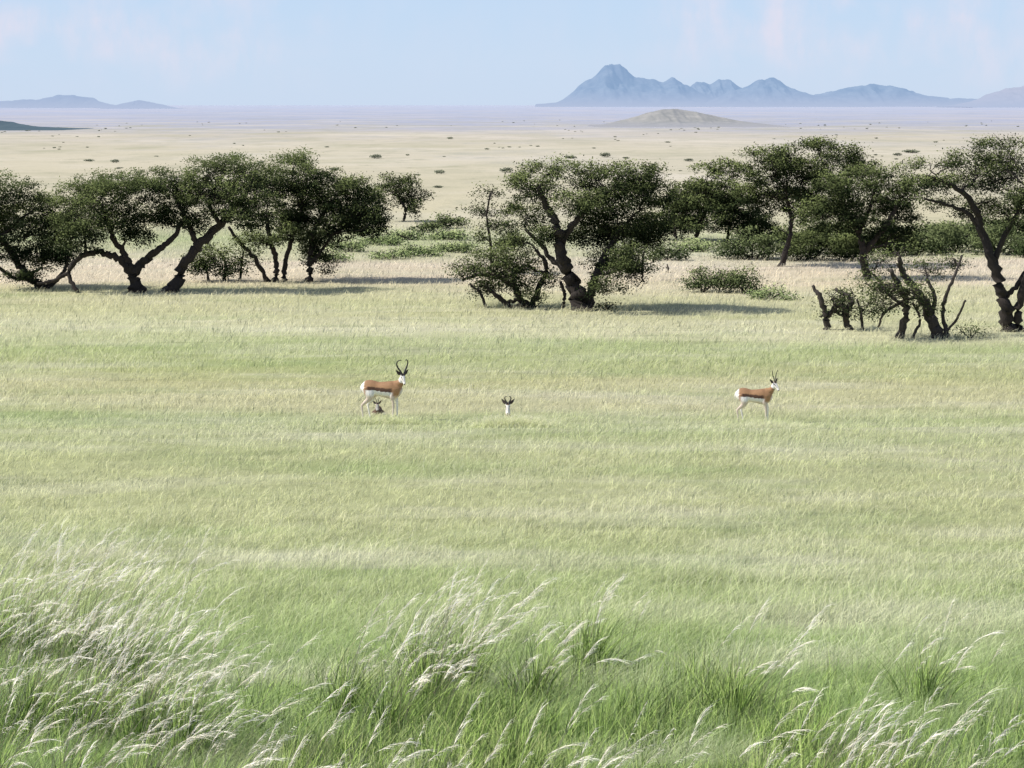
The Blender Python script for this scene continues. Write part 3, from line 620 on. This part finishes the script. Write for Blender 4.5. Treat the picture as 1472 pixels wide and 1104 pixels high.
# ------------------------------------------------------------------ springbok antelopes
CINN, WHT0, DRK, LEG0 = np.array([.38, .205, .10]), np.array([.86, .82, .77]), np.array([.085, .038, .022]), np.array([.68, .56, .47])
def antelope(loc, label, yaw, scale, lying, hyaw, hpitch, poll, hornscale, lyre, legs=None, group=None, dark=1.0):
    WHT, LEG = WHT0*(1 if dark == 1 else .6), LEG0*(1 if dark == 1 else .3)
    root = empty('springbok', loc, label, 'antelope', group); root.rotation_euler = (0, 0, yaw); root.scale = (scale,)*3
    parts = []
    dz = -.39 if lying else 0
    tor = [(-.41,.62,.04,.035),(-.385,.62,.095,.07),(-.33,.62,.140,.10),(-.22,.622,.155,.12),(-.08,.602,.140,.115),(.05,.595,.155,.128),(.17,.585,.178,.128),(.27,.60,.165,.108),(.35,.635,.115,.08),(.39,.655,.055,.045)]
    c = np.array([(x, 0, z+dz) for x, z, _, _ in tor]); R = np.array([(w, h) for _, _, h, w in tor])
    C2 = catmull(c, 30); R2 = catmull(R, 30); parts.append(tube(C2, np.maximum(R2, .01), 20))
    poll = np.array(poll, float)
    hd = np.array([math.cos(hyaw)*math.cos(hpitch), math.sin(hyaw)*math.cos(hpitch), -math.sin(hpitch)])
    nb = np.array([.26, 0, .65+dz])
    NP = catmull([nb, nb*.5+poll*.5+np.array([.035, 0, -.03]), poll+hd*.02], 14)
    parts.append(tube(NP, np.stack([np.linspace(.082, .036, 14), np.interp(np.linspace(0, 1, 14), [0, .5, 1], [.135, .072, .044])], 1), 14, up=(1, 0, .3)))
    ht = [(-.035,.0,.03,.03),(.0,.0,.048,.052),(.05,-.004,.047,.052),(.10,-.012,.035,.042),(.15,-.02,.027,.032),(.19,-.026,.025,.027),(.212,-.028,.016,.018)]
    side = np.cross(hd, [0, 0, 1.]); side /= np.linalg.norm(side); upv = np.cross(side, hd)
    hc = np.array([poll+hd*a+upv*b for a, b, _, _ in ht]); hr = np.array([(w, h) for _, _, w, h in ht])
    parts.append(tube(catmull(hc, 16), np.maximum(catmull(hr, 16), .008), 14))
    hooves = []
    if not lying:
        legs = legs or {}
        fo = legs.get('front', (0.0, .02)); hi = legs.get('hind', (0.0, .05))
        for s, o in ((-1, fo[0]), (1, fo[1])):
            P = [(.25, .06*s, .62), (.235+o*.3, .085*s, .47), (.255+o*.6, .078*s, .40), (.268+o*.8, .072*s, .265), (.262+o*.9, .072*s, .12), (.262+o, .072*s, .055), (.285+o, .072*s, .012)]
            Rr = [(.055,.09),(.040,.058),(.028,.036),(.020,.023),(.0135,.016),(.0155,.019),(.019,.024)]
            parts.append(tube(catmull(P, 24), np.maximum(catmull(Rr, 24), .01), 10, up=(1, 0, 0))); hooves.append((.287+o, .072*s))
        for s, o in ((-1, hi[0]), (1, hi[1])):
            P = [(-.27, .06*s, .64), (-.22+o*.2, .09*s, .50), (-.24+o*.4, .09*s, .40), (-.345+o*.7, .08*s, .295), (-.352+o*.8, .078*s, .24), (-.335+o*.9, .076*s, .12), (-.33+o, .076*s, .055), (-.305+o, .076*s, .012)]
            Rr = [(.07,.13),(.058,.10),(.037,.055),(.020,.029),(.018,.024),(.014,.017),(.016,.020),(.019,.024)]
            parts.append(tube(catmull(P, 26), np.maximum(catmull(Rr, 26), .01), 10, up=(1, 0, 0))); hooves.append((-.303+o, .076*s))
        parts.append(tube(catmull([(-.39, 0, .69), (-.43, .0, .62), (-.425, 0, .50)], 8), np.linspace(.018, .008, 8), 8, up=(1, 0, 0)))
    else:
        for s in (-1, 1):
            parts.append(tube(catmull([(-.27, .1*s, .18), (-.08, .15*s, .10), (-.2, .16*s, .045), (-.32, .15*s, .035)], 14), np.linspace(.09, .02, 14), 10))
            parts.append(tube(catmull([(.22, .07*s, .16), (.34, .08*s, .07), (.22, .09*s, .04), (.12, .09*s, .03)], 14), np.linspace(.05, .018, 14), 10))
        parts.append(tube(np.array([(-.38, 0, .25), (-.43, 0, .18), (-.44, 0, .10)]), np.array([.018, .014, .008]), 8, up=(1, 0, 0)))
    v, f = jt(parts)
    tmp = mk('tmp', v, f, M_coat)
    md = tmp.modifiers.new('r', 'REMESH'); md.mode = 'VOXEL'; md.voxel_size = .0085; md.use_smooth_shade = True
    ms = tmp.modifiers.new('s', 'SMOOTH'); ms.iterations = 4; ms.factor = .5
    dg = bpy.context.evaluated_depsgraph_get(); me = bpy.data.meshes.new_from_object(tmp.evaluated_get(dg))
    bpy.data.objects.remove(tmp)
    n = len(me.vertices); p = np.empty(n*3, np.float32); me.vertices.foreach_get('co', p); p = p.reshape(-1, 3).astype(float)
    x, y, z = p[:, 0], p[:, 1], p[:, 2]-dz
    jit = (vn(x*40+5, z*40+y*30)-.5)*.02; z = z+jit; x = x+jit
    col = np.tile(CINN*dark, (n, 1))
    col *= (1-.22*sm(z, .66, .76)*(x < .25))[:, None]
    def lay(c, m): 
        nonlocal col
        col = col*(1-m[:, None])+c*m[:, None]
    line = .605-.09*x+.25*np.clip(x-.05, 0, 1)**2
    inn = sm(x, -.33, -.24)*(1-sm(x, .17, .27))
    lay(DRK, inn*(1-sm(z, line+.020, line+.045)))
    lay(WHT, sm(x, -.34, -.27)*(1-sm(x, .18, .26))*(1-sm(z, line-.045, line-.028)))
    lay(LEG, (1-sm(z, .44, .52)))
    lay(WHT, (1-sm(z, .40, .46))*(1-sm(np.abs(y), .065, .085)))
    lay(WHT, (1-sm(z, .1, .3))*.35)
    lay(WHT, (1-sm(x, -.365, -.32))*sm(z, .33, .42))
    thr_ = sm(x-(.395+(z-.6)*.42), -.02, .03)*sm(x, .29, .34)
    if not lying: lay(WHT, thr_*.85*(1-sm(z, .80, .88)))
    q = p-poll; a = q@hd; b = q@upv; s_ = q@side
    isH = (a > -.03) & (np.abs(s_) < .075) & (np.abs(b) < .075) & (a < .24)
    hm = isH*sm(a, -.03, .0)
    lay(WHT, hm)
    lay(CINN*.9, hm*sm(b, .030, .044)*(1-sm(a, .03, .06)))
    st_ = np.exp(-((b-(.018-.2*(a-.05)))/.007)**2)*sm(a, .03, .05)*(1-sm(a, .14, .17))
    lay(DRK, hm*st_*.8)
    lay(DRK, hm*sm(a, .198, .208))
    d4 = np.ones((n, 4), np.float32); d4[:, :3] = col
    at_ = me.attributes.new('Data', 'FLOAT_COLOR', 'POINT'); at_.data.foreach_set('color', d4.ravel())
    me.materials.clear(); me.materials.append(M_coat)
    me.polygons.foreach_set('use_smooth', np.ones(len(me.polygons), dtype=bool))
    me.name = 'body'; bo = bpy.data.objects.new('body', me); COL.objects.link(bo); bo.parent = root
    hf = np.array([math.cos(hyaw), math.sin(hyaw), 0]); hs = np.array([hf[1], -hf[0], 0]); hu = np.array([0, 0, 1.])
    top = poll+hd*.025+upv*.042
    for s in (-1, 1):
        if lyre: pr = [(.018,-.01,.0),(.048,.07,-.03),(.092,.145,-.055),(.115,.21,-.055),(.106,.265,-.03),(.070,.295,-.005),(.042,.285,.01)]
        else: pr = [(.018,-.01,.0),(.028,.08,-.02),(.048,.16,-.035),(.072,.23,-.03),(.090,.28,-.015)]
        P = catmull([top+hs*a_*s*1.0*(hornscale if a_ > .02 else 1)+hu*b_*hornscale+hf*c_*hornscale for a_, b_, c_ in pr], 40)
        r = np.linspace(.021 if lyre else .014, .006, 40)*(.75+.25*hornscale)*(1+.14*np.sin(np.arange(40)*1.9)*np.linspace(1, 0, 40))
        mk('horn', *tube(P, r, 10, up=tuple(hf)), M_horn, root, smooth=True)
        P = catmull([poll+hs*.04*s+upv*.02, poll+hs*.085*s+hu*.055-hf*.01, poll+hs*.135*s+hu*.115-hf*.01], 12)
        w = np.array([.012,.02,.027,.031,.032,.031,.028,.024,.019,.014,.008,.003])
        mk('ear', *tube(P, np.stack([w*.95, w*.35], 1), 10, up=tuple(hf)), M_ear, root, smooth=True)
        e = poll+hd*.062+side*.042*s+upv*.016
        mk('eye', *tube(np.array([e-side*s*.01, e, e+side*s*.005]), np.array([.010, .011, .005]), 8), M_eye, root, smooth=True)
    for hx, hy in hooves:
        mk('hoof', *tube(np.array([(hx-.004, hy, .036), (hx, hy, .02), (hx+.008, hy, .001)]), np.array([(.0195, .024), (.022, .028), (.023, .034)]), 10, up=(1, 0, 0)), M_hoof, root, smooth=True)
    return root
def stand(x, y): return (float(x), float(y), float(terrain(np.array([x]), np.array([y]))[0]))
g = ground(549, 603)
antelope(stand(g[0], g[1]), 'largest springbok with tall lyre horns, standing on the left with its head turned', math.radians(-9), 1.0, False, math.radians(-56), math.radians(46), (.41, 0, .88), 1.0, True, {'front': (-.03, .03), 'hind': (-.04, .07)})
g = ground(1084, 607)
antelope(stand(g[0], g[1]), 'springbok with short straight horns standing on the right', math.radians(-7), .86, False, math.radians(-42), math.radians(38), (.45, 0, .89), 1.0, False, {'front': (.0, .05), 'hind': (-.03, .08)})
antelope(stand(A3[0], A3[1]+.72), 'springbok lying hidden in the grass with only its head and horns showing', math.radians(-90), .95, True, math.radians(0), math.radians(52), (.31, 0, .73), .55, True)
antelope(stand(A4[0], A4[1]+.5), 'small young springbok lying behind the legs of the largest one', math.radians(-90), .68, True, math.radians(10), math.radians(50), (.34, 0, .52), .7, False, dark=.25)
